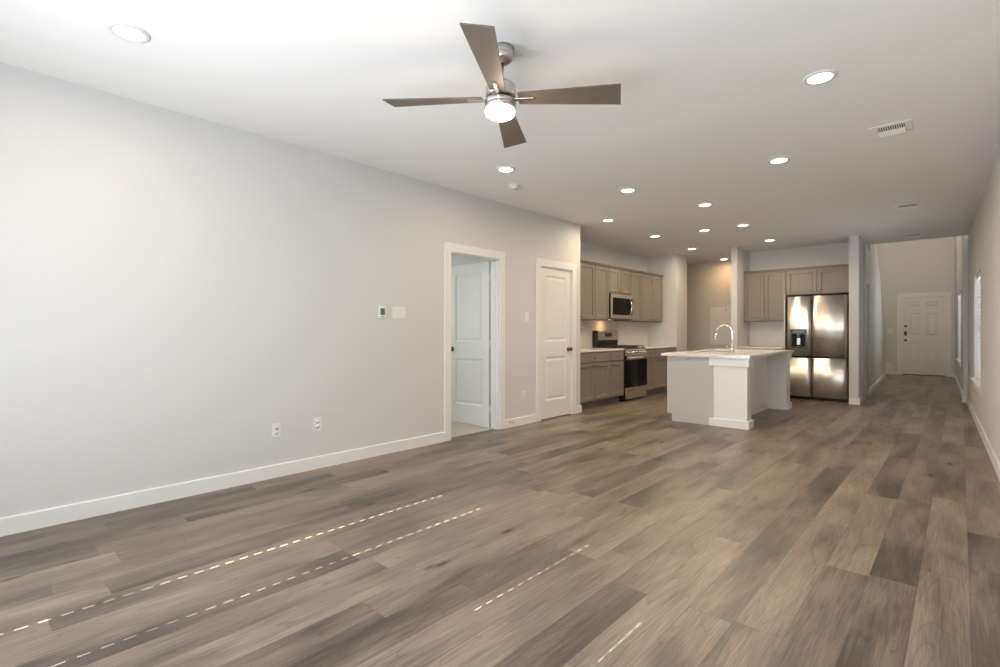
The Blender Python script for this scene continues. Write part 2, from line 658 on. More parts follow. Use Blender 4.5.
# stub left of the refrigerator bay, back wall, column on the right of the refrigerator
w = MB()
struct(MB().box(-3.15, -3.04, 9.80, 11.6, 0, CEIL).build('wall_stub', M['wall']), 'narrow wall end left of the refrigerator bay', 'wall')
w.prism([(-3.04, 10.53), (-1.20, 10.56), (-1.20, 10.68), (-3.04, 10.65)], 2, 0, CEIL)
struct(w.build('wall_fridge', M['wall']), 'wall behind the refrigerator and the narrow wall end beside it', 'wall')

# hallway left wall with a side door, then raked stair wall
HD0, HD1 = 10.80, 11.56
w = MB()


def hall_seg(y0, y1, z0, z1, th=0.13):
    w.prism([(hx(y0), y0), (hx(y0) - th, y0), (hx(y1) - th, y1), (hx(y1), y1)], 2, z0, z1)


hall_seg(9.87, HD0, 0, CEIL)
hall_seg(HD0, HD1, DH, CEIL)
hall_seg(HD1, 12.0, 0, CEIL)
struct(w.build('wall_hall', M['wall']), 'hallway wall with the narrow white side door', 'wall')

# raked wall beside the stairs: top slopes down towards the front door
SR1, SR0 = 16.35, 12.0


def rake_z(y):
    return 1.02 + 0.665 * (SR1 - y)


w = MB()
th = 0.12
yt = SR1 - (TALL - 1.02) / 0.665
prof = [(SR0, 0.0), (SR1, 0.0), (SR1, rake_z(SR1)), (SR0, rake_z(SR0))]
for a in (prof,):
    lo = [w.bm.verts.new((hx(p[0]), p[0], p[1])) for p in a]
    hi = [w.bm.verts.new((hx(p[0]) - th, p[0], p[1])) for p in a]
    fs = [w.bm.faces.new(lo), w.bm.faces.new(hi)] + [w.bm.faces.new((lo[i], lo[(i + 1) % 4], hi[(i + 1) % 4], hi[i])) for i in range(4)]
    bmesh.ops.recalc_face_normals(w.bm, faces=fs)
struct(w.build('wall_stair', M['wall']), 'wall beside the stairs with a sloping top edge', 'wall')
w = MB()
w.tube([(hx(SR1) - 0.06, SR1 + 0.01, rake_z(SR1) + 0.012), (hx(SR0) - 0.06, SR0, rake_z(SR0) + 0.012)], 0.075, 4)
struct(w.build('trim_1', M['trim']), 'white sloping cap along the stair wall', 'trim')
# stair flight behind the raked wall and its outer wall
w = MB()
for i in range(12):
    y1 = 17.15 - 0.26 * i
    w.box(-2.42, hx(y1) - th - 0.01, y1 - 0.26, y1, 0.0, 0.18 * (i + 1), 0.012)
struct(w.build('trim_2', M['stair']), 'carpeted stairs rising behind the sloping wall', 'stairs')
w = MB()
w.box(-2.56, -2.44, 11.7, FY, 0, TALL)
struct(w.build('wall_stair.001', M['wall']), 'outer wall of the stairwell', 'wall')
# white stringer end seen beside the front door
w = MB()
w.prism([(17.10, 0.0), (17.60, 0.0), (17.60, 0.10), (17.52, 0.20), (17.10, 0.40)], 0, -1.56, -1.535)
w.prism([(-1.56, 0.0), (-1.36, 0.0), (-1.36, 0.20), (-1.42, 0.29), (-1.56, 0.35)], 1, 17.575, 17.60)
struct(w.build('trim_3', M['trim']), 'white skirt board at the foot of the stairs beside the front door', 'trim')
w = MB()
w.box(hx(SR1) - 0.125, hx(SR1) + 0.012, SR1, SR1 + 0.03, 0.0, 0.56, 0.003)
struct(w.build('trim_4', M['trim']), 'short white end board at the foot of the stair wall', 'trim')

# upper walls of the entry above the living room ceiling
w = MB()
w.box(-2.5, 0.6, 10.98, 11.09, 2.99, TALL)
w.box(-2.5, -1.28, 10.70, 11.72, 2.99, TALL)
struct(w.build('wall_entry', M['wall']), 'upper wall of the two storey entry', 'wall')

# front door wall
FD0, FD1, FDH = -1.185, -0.268, 2.125
w = MB()
w.box(-2.56, FD0, FY, FY + 0.15, 0, TALL)
w.box(FD1, 0.25, FY, FY + 0.15, 0, TALL)
w.box(FD0, FD1, FY, FY + 0.15, FDH, TALL)
struct(w.build('wall_front', M['wall']), 'tall wall around the front door at the end of the hallway', 'wall')


# right wall with two windows
def wall_run(name, fx, y0, y1, z1, opening, label, th=0.16):
    a, b, z0o, z1o = opening
    w = MB()
    for (p, q, lo, hi) in ((y0, a, 0, z1), (b, y1, 0, z1), (a, b, 0, z0o), (a, b, z1o, z1)):
        w.prism([(fx(p), p), (fx(p) + th, p), (fx(q) + th, q), (fx(q), q)], 2, lo, hi)
    return struct(w.build(name, M['wall']), label, 'wall')


JOG = 11.36
W1 = (8.20, 9.46, 0.545, 1.945)
W2 = (13.38, 15.00, 0.585, 2.02)
wall_run('wall_right', rx, -0.95, JOG, CEIL, W1, 'long right wall with a blind covered window')
wall_run('wall_right_entry', rx2, JOG, FY + 0.1, TALL, W2, 'entry wall with a narrow bright window')
# wall end (projects a little) where the entry begins
w = MB()
w.prism([(rx(JOG) - 0.055, JOG - 0.005), (rx(JOG) + 0.15, JOG - 0.005), (rx(JOG) + 0.15, JOG + 0.11), (rx2(JOG + 0.11) - 0.02, JOG + 0.11)], 2, 0, CEIL)
struct(w.build('wall_right_end', M['wall']), 'projecting wall end between right wall and entry', 'wall')

# back wall behind the camera, with two windows and an added door opening for fill light
WA = (-3.05, -2.10)
WB = (-1.74, 0.18)  # widened to the right for added light on that side
ADDED_DOOR = (-3.98, -3.14)
WZ0, WZ1 = 0.55, 2.14
w = MB()
for (x0, x1, z0, z1) in ((-4.3, ADDED_DOOR[0], 0, CEIL), (ADDED_DOOR[1], WA[0], 0, CEIL), (WA[1], WB[0], 0, CEIL), (WB[1], 0.7, 0, CEIL),
                         (ADDED_DOOR[0], ADDED_DOOR[1], 2.06, CEIL), (WA[0], WA[1], 0, WZ0), (WA[0], WA[1], WZ1, CEIL),
                         (WB[0], WB[1], 0, WZ0), (WB[0], WB[1], WZ1, CEIL)):
    w.box(x0, x1, BACK_Y - 0.15, BACK_Y, z0, z1)
struct(w.build('wall_back', M['wall']), 'rear wall with windows and an added door opening', 'wall')
# added unseen blockers outside keep direct sun out of the added door
struct(MB().box(-4.6, -3.09, BACK_Y - 3.6, BACK_Y - 0.16, 2.35, 2.45).build('sun_blocker_top', M['outside']), 'unseen sun blocker added outside', 'roof')
struct(MB().box(-3.16, -3.09, BACK_Y - 3.6, BACK_Y - 0.16, 0, 2.40).build('sun_blocker_side', M['outside']), 'unseen side sun blocker added outside', 'wall')


def back_blind(x0, x1, slots, idx):
    """closed blind whose cord holes let thin dashes of sun through"""
    y0, y1 = BACK_Y - 0.085, BACK_Y - 0.080
    w = MB()
    pitch = 0.0445
    z = WZ0
    while z < WZ1 - 0.001:
        zt = min(z + pitch, WZ1)
        zs = min(z + 0.0155, zt)
        edges = [x0]
        for (cx, wd, za, zb) in slots:
            if za <= z <= zb:
                edges += [cx - wd / 2, cx + wd / 2]
        edges.append(x1)
        w.box(x0, x1, y0, y1, z, zs)
        if zt - zs > 0.004:
            for i in range(0, len(edges), 2):
                w.box(edges[i], edges[i + 1], y0, y1, zs, zt)
        z += pitch
    return w


for i, (x, slots) in enumerate(((WA, [(-2.757, 0.011, 0, 3), (-2.362, 0.007, 0, 3)]), (WB, [(-1.517, 0.0048, 1.47, 3), (-0.955, 0.0032, 1.45, 1.74)]))):
    fr = MB()
    for (a, b, c, d) in ((x[0], x[0] + 0.04, WZ0, WZ1), (x[1] - 0.04, x[1], WZ0, WZ1), (x[0], x[1], WZ0, WZ0 + 0.04), (x[0], x[1], WZ1 - 0.04, WZ1)):
        fr.box(a, b, BACK_Y - 0.14, BACK_Y - 0.10, c, d)
    o = struct(fr.build('window_%d' % (i + 1), M['trim']), 'rear window behind the camera', 'window')
    back_blind(x[0], x[1], slots, i).build('blind', M['slat'], o)
fr = MB()
for (a, b, c, d) in ((ADDED_DOOR[0], ADDED_DOOR[0] + 0.07, 0, 2.06), (ADDED_DOOR[1] - 0.07, ADDED_DOOR[1], 0, 2.06), (ADDED_DOOR[0], ADDED_DOOR[1], 0, 0.09), (ADDED_DOOR[0], ADDED_DOOR[1], 1.98, 2.06)):
    fr.box(a, b, BACK_Y - 0.12, BACK_Y - 0.07, c, d)
struct(fr.build('door_added', M['trim']), 'unseen door frame added behind the camera for fill light', 'door')  # added unseen frame around the fill light opening


# right hand windows: frame, glass, sill, blind
def side_window(idx, fx, opening, label, blind_label):
    a, b, z0, z1 = opening
    ang = math.atan2(fx(a) - fx(b), b - a)          # rotation about z
    o = thing('window_%d' % idx, label, 'window', (fx(a), a, 0), ang)
    o['kind'] = 'structure'
    L = (b - a) / math.cos(ang)
    fr = MB()
    for (p, q, lo, hi) in ((0, 0.045, z0, z1), (L - 0.045, L, z0, z1), (0.045, L - 0.045, z0, z0 + 0.045), (0.045, L - 0.045, z1 - 0.045, z1),
                           (0.045, L - 0.045, (z0 + z1) / 2 - 0.02, (z0 + z1) / 2 + 0.02)):
        fr.box(0.10, 0.14, p, q, lo, hi)
    fr.build('window_frame', M['trim'], o)
    MB().box(0.118, 0.122, 0.04, L - 0.04, z0 + 0.04, z1 - 0.04).build('window_pane', M['glass'], o)
    sl = MB()
    sl.box(-0.035, 0.10, -0.06, L + 0.06, z0 - 0.028, z0 + 0.002, 0.004)
    sl.box(-0.014, 0.0, -0.03, L + 0.03, z0 - 0.095, z0 - 0.028, 0.002)
    sl.build('window_sill', M['trim'], o)
    bl = thing('window_blind', blind_label, 'blind', (fx(a), a, 0), ang)
    s = MB()
    n = int((z1 - z0 - 0.11) / 0.046)
    for i in range(n):
        z = z0 + 0.06 + i * 0.046
        tilt = R(38)
        m_ = Matrix.Translation((0.052, 0, z)) @ Matrix.Rotation(tilt, 4, 'Y')
        t = MB()
        t.box(-0.024, 0.024, 0.012, L - 0.012, -0.0015, 0.0015)
        t.xform(m_)
        tmp = bpy.data.meshes.new('tmp')
        t.bm.to_mesh(tmp)
        t.bm.free()
        s.bm.from_mesh(tmp)
        bpy.data.meshes.remove(tmp)
    s.build('slats', M['slat_thin'], bl)
    MB().box(0.02, 0.085, 0.01, L - 0.01, z1 - 0.06, z1 - 0.004, 0.004).build('headrail', M['slat'], bl)
    MB().box(0.03, 0.075, 0.012, L - 0.012, z0 + 0.008, z0 + 0.03, 0.003).build('bottom_rail', M['slat'], bl)
    return o


side_window(3, rx, W1, 'nearer right wall window with white sill', 'white slatted blind in the nearer window of the right wall')
side_window(4, rx2, W2, 'narrow looking window beside the front door', 'white slatted blind in the entry window beside the front door')


# ------------------------------------------------------------------ baseboards
BBH, BBT = 0.106, 0.016


def bb_profile(u0, u1):
    return None


def base_x(name, x, y0, y1, side, label):
    """baseboard on a wall x = const, side +1: stands on the +x side"""
    p = [(0, 0), (BBT, 0), (BBT, BBH - 0.006), (BBT * 0.7, BBH), (0, BBH)]
    w = MB()
    w.prism([(x + side * a, z) for a, z in p], 1, y0, y1)
    return struct(w.build(name, M['trim']), label, 'baseboard')


def base_line(w, p0, p1, side):
    d = Vector((p1[0] - p0[0], p1[1] - p0[1], 0)).normalized()
    n = Vector((-d.y, d.x, 0)) * side
    prof = [(0, 0), (BBT, 0), (BBT, BBH - 0.006), (BBT * 0.7, BBH), (0, BBH)]
    a = [w.bm.verts.new(Vector((p0[0], p0[1], z)) + n * t) for t, z in prof]
    b = [w.bm.verts.new(Vector((p1[0], p1[1], z)) + n * t) for t, z in prof]
    fs = [w.bm.faces.new(a), w.bm.faces.new(b)] + [w.bm.faces.new((a[i], a[(i + 1) % 5], b[(i + 1) % 5], b[i])) for i in range(5)]
    bmesh.ops.recalc_face_normals(w.bm, faces=fs)


CW = 0.090      # casing width
w = MB()
base_line(w, (LX, BACK_Y), (LX, BD0 - CW), -1)
base_line(w, (LX, BD1 + CW), (LX, PD0 - CW), -1)
base_line(w, (LX, PD1 + CW), (LX, LEND + BBT), -1)
base_line(w, (LX + BBT, LEND), (LX - 0.10, LEND), 1)
struct(w.build('baseboard_left', M['trim']), 'white baseboard along the long left wall', 'baseboard')
w = MB()
base_line(w, (rx(BACK_Y), BACK_Y), (rx(JOG - 0.005), JOG - 0.005), 1)
base_line(w, (rx(JOG) - 0.055 - BBT, JOG - 0.005), (rx(JOG), JOG - 0.005), -1)
base_line(w, (rx(JOG) - 0.055, JOG - 0.02), (rx2(JOG + 0.11) - 0.02, JOG + 0.11), 1)
base_line(w, (rx2(JOG + 0.11), JOG + 0.11), (rx2(FY), FY), 1)
struct(w.build('baseboard_right', M['trim']), 'white baseboard along the right wall and entry', 'baseboard')
w = MB()
base_line(w, (hx(9.87), 9.87 - BBT), (hx(HD0 - CW), HD0 - CW), -1)
base_line(w, (hx(HD1 + CW), HD1 + CW), (hx(SR1), SR1), -1)
base_line(w, (-1.335, 9.87), (hx(9.87) + BBT, 9.87), -1)
struct(w.build('baseboard_hall', M['trim']), 'white baseboard along the hallway wall', 'baseboard')
w = MB()
base_line(w, (-1.36, FY), (FD0 - CW, FY), -1)
base_line(w, (FD1 + CW, FY), (rx2(FY), FY), -1)
struct(w.build('baseboard_front', M['trim']), 'white baseboard beside the front door', 'baseboard')
w = MB()
base_line(w, (AX, KEND), (AX, 10.18), -1)
base_line(w, (-6.6, 11.424), (-3.15, 11.545), -1)
base_line(w, (-3.15, 11.5), (-3.15, 9.80), -1)
base_line(w, (-3.15 - BBT, 9.80), (-3.04, 9.80), -1)
struct(w.build('baseboard_alcove', M['trim']), 'white baseboard in the alcove', 'baseboard')
# front wall end column right of refrigerator
struct(MB().box(-1.335, hx(9.87) + 0.0, 9.86, 10.55, 0, CEIL).build('wall_column', M['wall']), 'narrow wall end right of the refrigerator', 'wall')


# ------------------------------------------------------------------ doors
def casing(name, mtx, x0, x1, h, depth, label, cw=CW):
    """door lining and flat casing; local frame: x along the wall, -y towards the viewer, wall face at y = 0"""
    w = MB()
    t = 0.017
    w.box(x0 - cw, x0 + 0.006, -t, 0.0, 0, h + cw, 0.003)
    w.box(x1 - 0.006, x1 + cw, -t, 0.0, 0, h + cw, 0.003)
    w.box(x0 + 0.006, x1 - 0.006, -t, 0.0, h - 0.006, h + cw, 0.003)
    w.box(x0 - 0.001, x0 + 0.018, 0.0, depth, 0, h)
    w.box(x1 - 0.018, x1 + 0.001, 0.0, depth, 0, h)
    w.box(x0, x1, 0.0, depth, h - 0.018, h + 0.001)
    w.box(x0 + 0.018, x0 + 0.030, 0.045, 0.08, 0, h - 0.018)
    w.box(x1 - 0.030, x1 - 0.018, 0.045, 0.08, 0, h - 0.018)
    w.box(x0 + 0.018, x1 - 0.018, 0.045, 0.08, h - 0.030, h - 0.018)
    w.xform(mtx)
    return struct(w.build(name, M['trim']), label, 'trim')


def frame(origin, rotz):
    return Matrix.Translation(origin) @ Matrix.Rotation(rotz, 4, 'Z')


RINGS = [(0.006, 0.0035), (0.022, 0.009), (0.030, 0.009), (0.052, 0.004)]


def knob(parent, x, z, y, out=-1, m='bronze'):
    """round door knob with rose, standing off the door along out*y"""
    w = MB()
    prof = [(0.033, 0.0), (0.033, 0.004), (0.026, 0.010), (0.013, 0.014), (0.011, 0.030), (0.020, 0.036), (0.027, 0.046), (0.027, 0.056), (0.018, 0.064), (0.0, 0.066)]
    w.lathe(prof, (x, y, z), (0, out, 0), 24)
    return w.build('door_knob', M[m], parent)


# frames: long left wall faces +x, seen from +x its right hand side is +y
fL = frame((LX, 0, 0), R(90))
casing('trim_7', fL, BD0, BD1, DH, T, 'white casing around the open bedroom doorway')
casing('trim_8', fL, PD0, PD1, DH, T, 'white casing around the closed pantry door')

# bedroom door swung open into the bedroom
DWID = BD1 - BD0 - 0.042
d1 = thing('door_1', 'white two panel door standing open into the bedroom', 'door', (LX - T - 0.004, BD1 - 0.005, 0), R(180))
d1['kind'] = 'structure'
# local x runs into the bedroom (world -x); local +y is world -y, the side seen
dm = MB()
dm.panel_slab(0.026, 0.012 + DWID, 0.012, DH - 0.022, -0.0175, 0.0175,
              [(0.135, DWID - 0.115, 0.25, 0.84), (0.135, DWID - 0.115, 1.05, 1.93)], RINGS, both=True)
dm.build('door_leaf', M['door'], d1)
knob(d1, DWID - 0.055, 0.955, 0.0175, 1)
knob(d1, DWID - 0.055, 0.955, -0.0175, -1)
for z in (0.22, 1.03, 1.84):
    hm = MB()
    hm.box(-0.026, 0.014, 0.012, 0.0165, z - 0.05, z + 0.05)
    hm.cyl((-0.004, 0.020, z - 0.05), (-0.004, 0.020, z + 0.05), 0.007, 10)
    hm.build('hinge', M['trim'], d1)

# pantry door, closed
d2 = thing('door_2', 'closed white two panel pantry door at the end of the left wall', 'door', (LX - 0.010, PD0, 0), R(90))
d2['kind'] = 'structure'
dw = PD1 - PD0
MB().panel_slab(0.021, dw - 0.021, 0.012, DH - 0.021, 0.0, 0.035,
                [(0.135, dw - 0.135, 0.25, 0.84), (0.135, dw - 0.135, 1.05, 1.94)], RINGS).build('door_leaf', M['door'], d2)
knob(d2, dw - 0.075, 0.935, 0.0, -1)
for z in (0.25, 1.05, 1.85):
    MB().cyl((0.020, -0.006, z - 0.045), (0.020, -0.006, z + 0.045), 0.006, 10).build('hinge', M['trim'], d2)

# hallway side door, closed
hang = math.atan2(hx(10) - hx(11), 1.0)
fH = frame((hx(HD0), HD0, 0), R(90) + hang)
casing('trim_9', fH, 0.0, HD1 - HD0, DH, 0.11, 'white casing around the hallway side door')
d3 = thing('door_3', 'closed white side door seen edge on in the hallway', 'door', tuple(fH @ Vector((0, 0.014, 0))), R(90) + hang)
d3['kind'] = 'structure'
dw = HD1 - HD0
MB().panel_slab(0.021, dw - 0.021, 0.012, DH - 0.021, 0.0, 0.035,
                [(0.135, dw - 0.135, 0.25, 0.84), (0.135, dw - 0.135, 1.05, 1.94)], RINGS).build('door_leaf', M['door'], d3)

# front door: six panels, viewer bolt, handle set
casing('trim_10', frame((0, FY, 0), 0), FD0, FD1, FDH, 0.13, 'white casing around the front door', cw=0.10)
d4 = thing('door_4', 'white six panel front door at the end of the hallway', 'door', (FD0, FY + 0.012, 0))
d4['kind'] = 'structure'
dw = FD1 - FD0
fp = []
for (a, b) in ((0.165, 0.40), (dw - 0.40, dw - 0.165)):
    fp += [(a, b, 0.31, 0.86), (a, b, 1.06, 1.68), (a, b, 1.83, 1.99)]
MB().panel_slab(0.02, dw - 0.02, 0.022, FDH - 0.021, 0.0, 0.045, fp, [(0.004, 0.012), (0.022, 0.017), (0.034, 0.017), (0.060, 0.004)]).build('door_leaf', M['door'], d4)
MB().box(0.02, dw - 0.02, -0.012, 0.05, 0.0, 0.02).build('door_sweep', M['black'], d4)
lk = MB()
lk.lathe([(0.030, 0), (0.030, 0.012), (0.022, 0.018), (0.0, 0.018)], (0.085, 0, 1.33), (0, -1, 0), 20)
lk.build('deadbolt', M['bronze'], d4)
MB().box(0.055, 0.115, -0.022, 0.0, 1.07, 1.19, 0.006).build('keypad_lock', M['bronze'], d4)
knob(d4, 0.085, 0.945, 0.0, -1)
pv = MB()
pv.lathe([(0.012, 0), (0.012, 0.004), (0.006, 0.006), (0.0, 0.006)], (dw / 2, 0, 1.585), (0, -1, 0), 16)
pv.build('door_viewer', M['plastic'], d4)

# ------------------------------------------------------------------ electrical plates on the walls
PL = (0.070, 0.115)


def plate(name, mtx_loc, rotz, label, gangs=1, kind='switch', group=None):
    nm = {'switch': 'light_switch', 'outlet': 'wall_outlet'}[kind]
    o = thing(nm, label, 'light switch' if kind == 'switch' else 'outlet', mtx_loc, rotz, group)
    wd = PL[0] + 0.046 * (gangs - 1)
    MB().box(-wd / 2, wd / 2, -0.006, 0, -PL[1] / 2, PL[1] / 2, 0.0025, 2).build('cover_plate', M['plastic'], o)
    for g in range(gangs):
        cx = (g - (gangs - 1) / 2) * 0.046
        if kind == 'switch':
            p = MB()
            p.prism([(-0.006, -0.033), (-0.0085, -0.033), (-0.0065, 0.0), (-0.0085, 0.033), (-0.006, 0.033)], 0, cx - 0.0165, cx + 0.0165)
            p.build('rocker', M['trim'], o)
        else:
            for dz in (-0.0195, 0.0195):
                r = MB()
                r.lathe([(0.0165, 0), (0.0165, 0.0022), (0.0, 0.0022)], (cx, -0.006, dz), (0, -1, 0), 18)
                f = r.build('receptacle', M['plastic'], o)
                s = MB()
                s.box(cx - 0.0075, cx - 0.0048, -0.0086, -0.0078, dz - 0.003, dz + 0.007)
                s.box(cx + 0.0048, cx + 0.0075, -0.0086, -0.0078, dz - 0.003, dz + 0.007)
                s.lathe([(0.0024, 0), (0.0024, 0.0006), (0, 0.0006)], (cx, -0.008, dz - 0.009), (0, -1, 0), 10)
                s.build('slots', M['plastic_grey'], f)
    return o


plate('', (LX, 2.965, 1.371), R(90), 'white triple rocker light switch right of the thermostat', 3)
plate('', (LX, 4.952, 1.370), R(90), 'white single light switch between the bedroom doorway and pantry door', 1)
plate('', (LX, 1.758, 0.381), R(90), 'white wall outlet low on the long wall, of two the one farther from the doorway', 1, 'outlet')
plate('', (LX, 2.112, 0.383), R(90), 'white wall outlet low on the long wall, of two the one nearer the bedroom doorway', 1, 'outlet')
plate('', (LX, 4.888, 0.378), R(90), 'white wall outlet between the bedroom doorway and pantry door', 1, 'outlet')
plate('', (-1.435, FY, 1.19), 0, 'light switch on the wall left of the front door', 2)
plate('', (hx(10.40), 10.40, 1.30), R(90) + hang, 'white light switch on the hallway wall before the side door', 1)

t = thing('thermostat', 'small white thermostat with dark screen on the long left wall', 'thermostat', (LX, 2.762, 1.370), R(90))
MB().box(-0.037, 0.037, -0.022, 0, -0.060, 0.060, 0.005, 2).build('housing', M['plastic'], t)
MB().box(-0.024, 0.024, -0.0232, -0.0215, -0.028, 0.036).build('screen', M['lcd'], t)
MB().box(-0.012, 0.012, -0.0245, -0.0215, -0.048, -0.038, 0.001).build('button', M['plastic_grey'], t)

ds = thing('door_stop', 'small spring door stop on the baseboard right of the bedroom doorway', 'door stop', (LX + BBT, 4.602, 0.07), R(90))
MB().lathe([(0.011, 0), (0.011, 0.005), (0.006, 0.008)] + [(0.0048 + 0.0012 * (i % 2), 0.010 + 0.003 * i) for i in range(18)], (0, 0, 0), (0, -1, 0), 14).build('spring', M['nickel'], ds)
MB().lathe([(0.0075, 0.062), (0.0085, 0.066), (0.0085, 0.076), (0.0, 0.078)], (0, 0, 0), (0, -1, 0), 14).build('rubber_tip', M['plastic'], ds)


# ------------------------------------------------------------------ ceiling fixtures
def can_light(loc, power, label, group, spread=174):
    o = thing('recessed_light', label, 'ceiling light', loc, 0, group)
    MB().lathe([(0.062, -0.002), (0.062, -0.004), (0.070, -0.011), (0.089, -0.008), (0.093, -0.003), (0.093, 0.0)], (0, 0, 0), (0, 0, 1), 40).build('trim_ring', M['trim'], o)
    MB().lathe([(0.069, -0.0045), (0.066, -0.0085), (0.0, -0.0125)], (0, 0, 0), (0, 0, 1), 40).build('lens', M['glow'], o)
    d = bpy.data.lights.new('lamp', 'AREA')
    d.shape = 'DISK'
    d.size = 0.13
    d.energy = power
    d.color = (1.0, 0.79, 0.54) if loc[1] < 11 else (1.0, 0.56, 0.22)
    d.spread = R(spread)
    l = bpy.data.objects.new('lamp', d)
    COL.objects.link(l)
    l.parent = o
    l.location = (0, 0, -0.016)
    return o


GC = 'recessed ceiling lights'
LAMPW = 11.0
for (x, y, pw, lab) in (
    (-3.183, 0.608, 0.6, 'recessed ceiling light alone at the far left of the living room'),
    (-0.631, 3.581, 1.3, 'recessed ceiling light right of the fan, left of the nearest air vent'),
    (-3.205, 3.569, 0.5, 'recessed ceiling light beyond the fan, just before the smoke alarm'),
    (-1.211, 5.062, 1.2, 'recessed ceiling light before the island, alone on the right side'),
    (-2.692, 5.009, 1.0, 'recessed ceiling light midway between smoke alarm and island, first of the kitchen group'),
    (-3.622, 6.167, 0.75, 'leftmost recessed ceiling light of the kitchen, near the pantry corner'),
    (-2.304, 6.221, 1.0, 'recessed ceiling light above the near end of the island'),
    (-3.664, 7.720, 1.0, 'recessed ceiling light in front of the microwave cabinets'),
    (-2.888, 7.778, 1.0, 'recessed ceiling light over the middle of the island, left of a near twin'),
    (-2.338, 7.795, 1.0, 'recessed ceiling light over the far end of the island, right of a near twin'),
    (-3.705, 9.353, 1.0, 'recessed ceiling light by the wall end past the last wall cabinet'),
    (-2.382, 9.384, 1.0, 'recessed ceiling light in front of the refrigerator bay'),
    (-3.735, 11.174, 0.55, 'recessed ceiling light inside the warm alcove beyond the kitchen')):
    can_light((x, y, CEIL), LAMPW * pw, lab, GC)


def smoke(loc, label):
    o = thing('smoke_alarm', label, 'smoke alarm', loc, 0, 'smoke alarms on the ceiling')
    MB().lathe([(0.066, 0.0), (0.066, -0.010), (0.060, -0.013)], (0, 0, 0), (0, 0, 1), 32).build('mounting_base', M['plastic'], o)
    MB().lathe([(0.058, -0.012), (0.060, -0.020), (0.056, -0.036), (0.046, -0.044), (0.0, -0.046)], (0, 0, 0), (0, 0, 1), 32).build('housing', M['plastic'], o)
    MB().lathe([(0.012, -0.044), (0.012, -0.048), (0.0, -0.049)], (0.025, 0.012, 0), (0, 0, 1), 14).build('test_button', M['plastic_grey'], o)
    return o


smoke((-3.50, 4.02, CEIL), 'white smoke alarm on the living room ceiling beyond the fan')
smoke((-4.10, 11.20, CEIL), 'small white smoke alarm on the alcove ceiling')


def air_vent(loc, sx, sy, label, rotz=0.0):
    o = thing('air_vent', label, 'air vent', loc, rotz, 'ceiling air vents')
    f = MB()
    bw = 0.045
    for (a, b, c, d) in ((-sx / 2, sx / 2, -sy / 2, -sy / 2 + bw), (-sx / 2, sx / 2, sy / 2 - bw, sy / 2),
                         (-sx / 2, -sx / 2 + bw, -sy / 2 + bw, sy / 2 - bw), (sx / 2 - bw, sx / 2, -sy / 2 + bw, sy / 2 - bw)):
        f.box(a, b, c, d, -0.0045, 0.0, 0.0015)
    f.build('frame', M['vent_white'], o)
    MB().box(-sx / 2 + bw, sx / 2 - bw, -sy / 2 + bw, sy / 2 - bw, -0.003, -0.0005).build('duct_shade_plate', M['vent_dark'], o)  # flat black plate in place of the shaded duct interior
    lv = MB()
    ix0, ix1, iy0, iy1 = -sx / 2 + bw, sx / 2 - bw, -sy / 2 + bw, sy / 2 - bw
    n = 12
    ym = (iy0 + iy1) / 2 + 0.014
    for i in range(n):
        cx = ix0 + (i + 0.5) * (ix1 - ix0) / n
        lv.box(cx - 0.0034, cx + 0.0034, iy0, ym, -0.0062, -0.0022)
    lv.build('louvers', M['vent_white'], o)
    dv = MB()
    dv.prism([(ym, -0.004), (iy1, -0.024), (iy1, -0.021), (ym, -0.001)], 0, ix0, ix1)
    dv.build('deflector', M['vent_white'], o)
    return o


air_vent((-0.388, 4.865, CEIL), 0.255, 0.255, 'white ceiling air vent nearest the camera, with dark gaps between louvers')
air_vent((-0.475, 8.0, CEIL), 0.27, 0.27, 'ceiling air vent at the middle of the hallway approach')
air_vent((-0.56, 10.48, CEIL), 0.27, 0.27, 'farthest ceiling air vent, close to the entry opening')

# ------------------------------------------------------------------ ceiling fan
fan = thing('ceiling_fan', 'brushed nickel ceiling fan with four brown blades and a lit lamp', 'ceiling fan', (-1.857, 2.030, CEIL))
fan.location = (-1.853, 2.034, CEIL - 0.001)
fan.rotation_euler = Matrix.Rotation(R(2.4), 3, Vector((2.2 * -0.677 - 0.736, 2.2 * 0.736 - 0.677, 0))).to_euler()
BZ = 2.463 - CEIL            # blade plane below the ceiling
MB().lathe([(0.062, 0.0), (0.062, -0.030), (0.060, -0.034), (0.060, -0.038), (0.062, -0.042), (0.058, -0.062), (0.042, -0.078), (0.020, -0.084), (0.0, -0.084)], seg=40).build('canopy', M['nickel'], fan)
MB().lathe([(0.0125, -0.08), (0.0125, -0.19)], seg=20).build('downrod', M['nickel'], fan)
MB().lathe([(0.020, -0.168), (0.026, -0.176), (0.026, -0.200), (0.018, -0.206)], seg=24).build('yoke_cover', M['nickel'], fan)
MB().lathe([(0.0, -0.197), (0.050, -0.199), (0.076, -0.207), (0.082, -0.217), (0.082, BZ + 0.012), (0.078, BZ + 0.006), (0.0, BZ + 0.006)], seg=44).build('motor_housing', M['nickel'], fan)
MB().lathe([(0.0, BZ + 0.007), (0.066, BZ + 0.007), (0.066, BZ - 0.018), (0.0, BZ - 0.018)], seg=40).build('hub', M['black'], fan)
MB().lathe([(0.0, BZ - 0.014), (0.084, BZ - 0.015), (0.086, BZ - 0.020), (0.086, BZ - 0.034), (0.083, BZ - 0.037), (0.086, BZ - 0.040), (0.085, BZ - 0.061), (0.0, BZ - 0.061)], seg=44).build('switch_housing', M['nickel'], fan)
MB().lathe([(0.081, BZ - 0.060), (0.082, BZ - 0.078), (0.078, BZ - 0.090), (0.064, BZ - 0.099), (0.035, BZ - 0.104), (0.0, BZ - 0.105)], seg=44).build('lamp_globe', M['glow_fan'], fan)
d = bpy.data.lights.new('lamp', 'POINT')
d.energy = 4.0
d.color = (1.0, 0.78, 0.52)
d.shadow_soft_size = 0.05
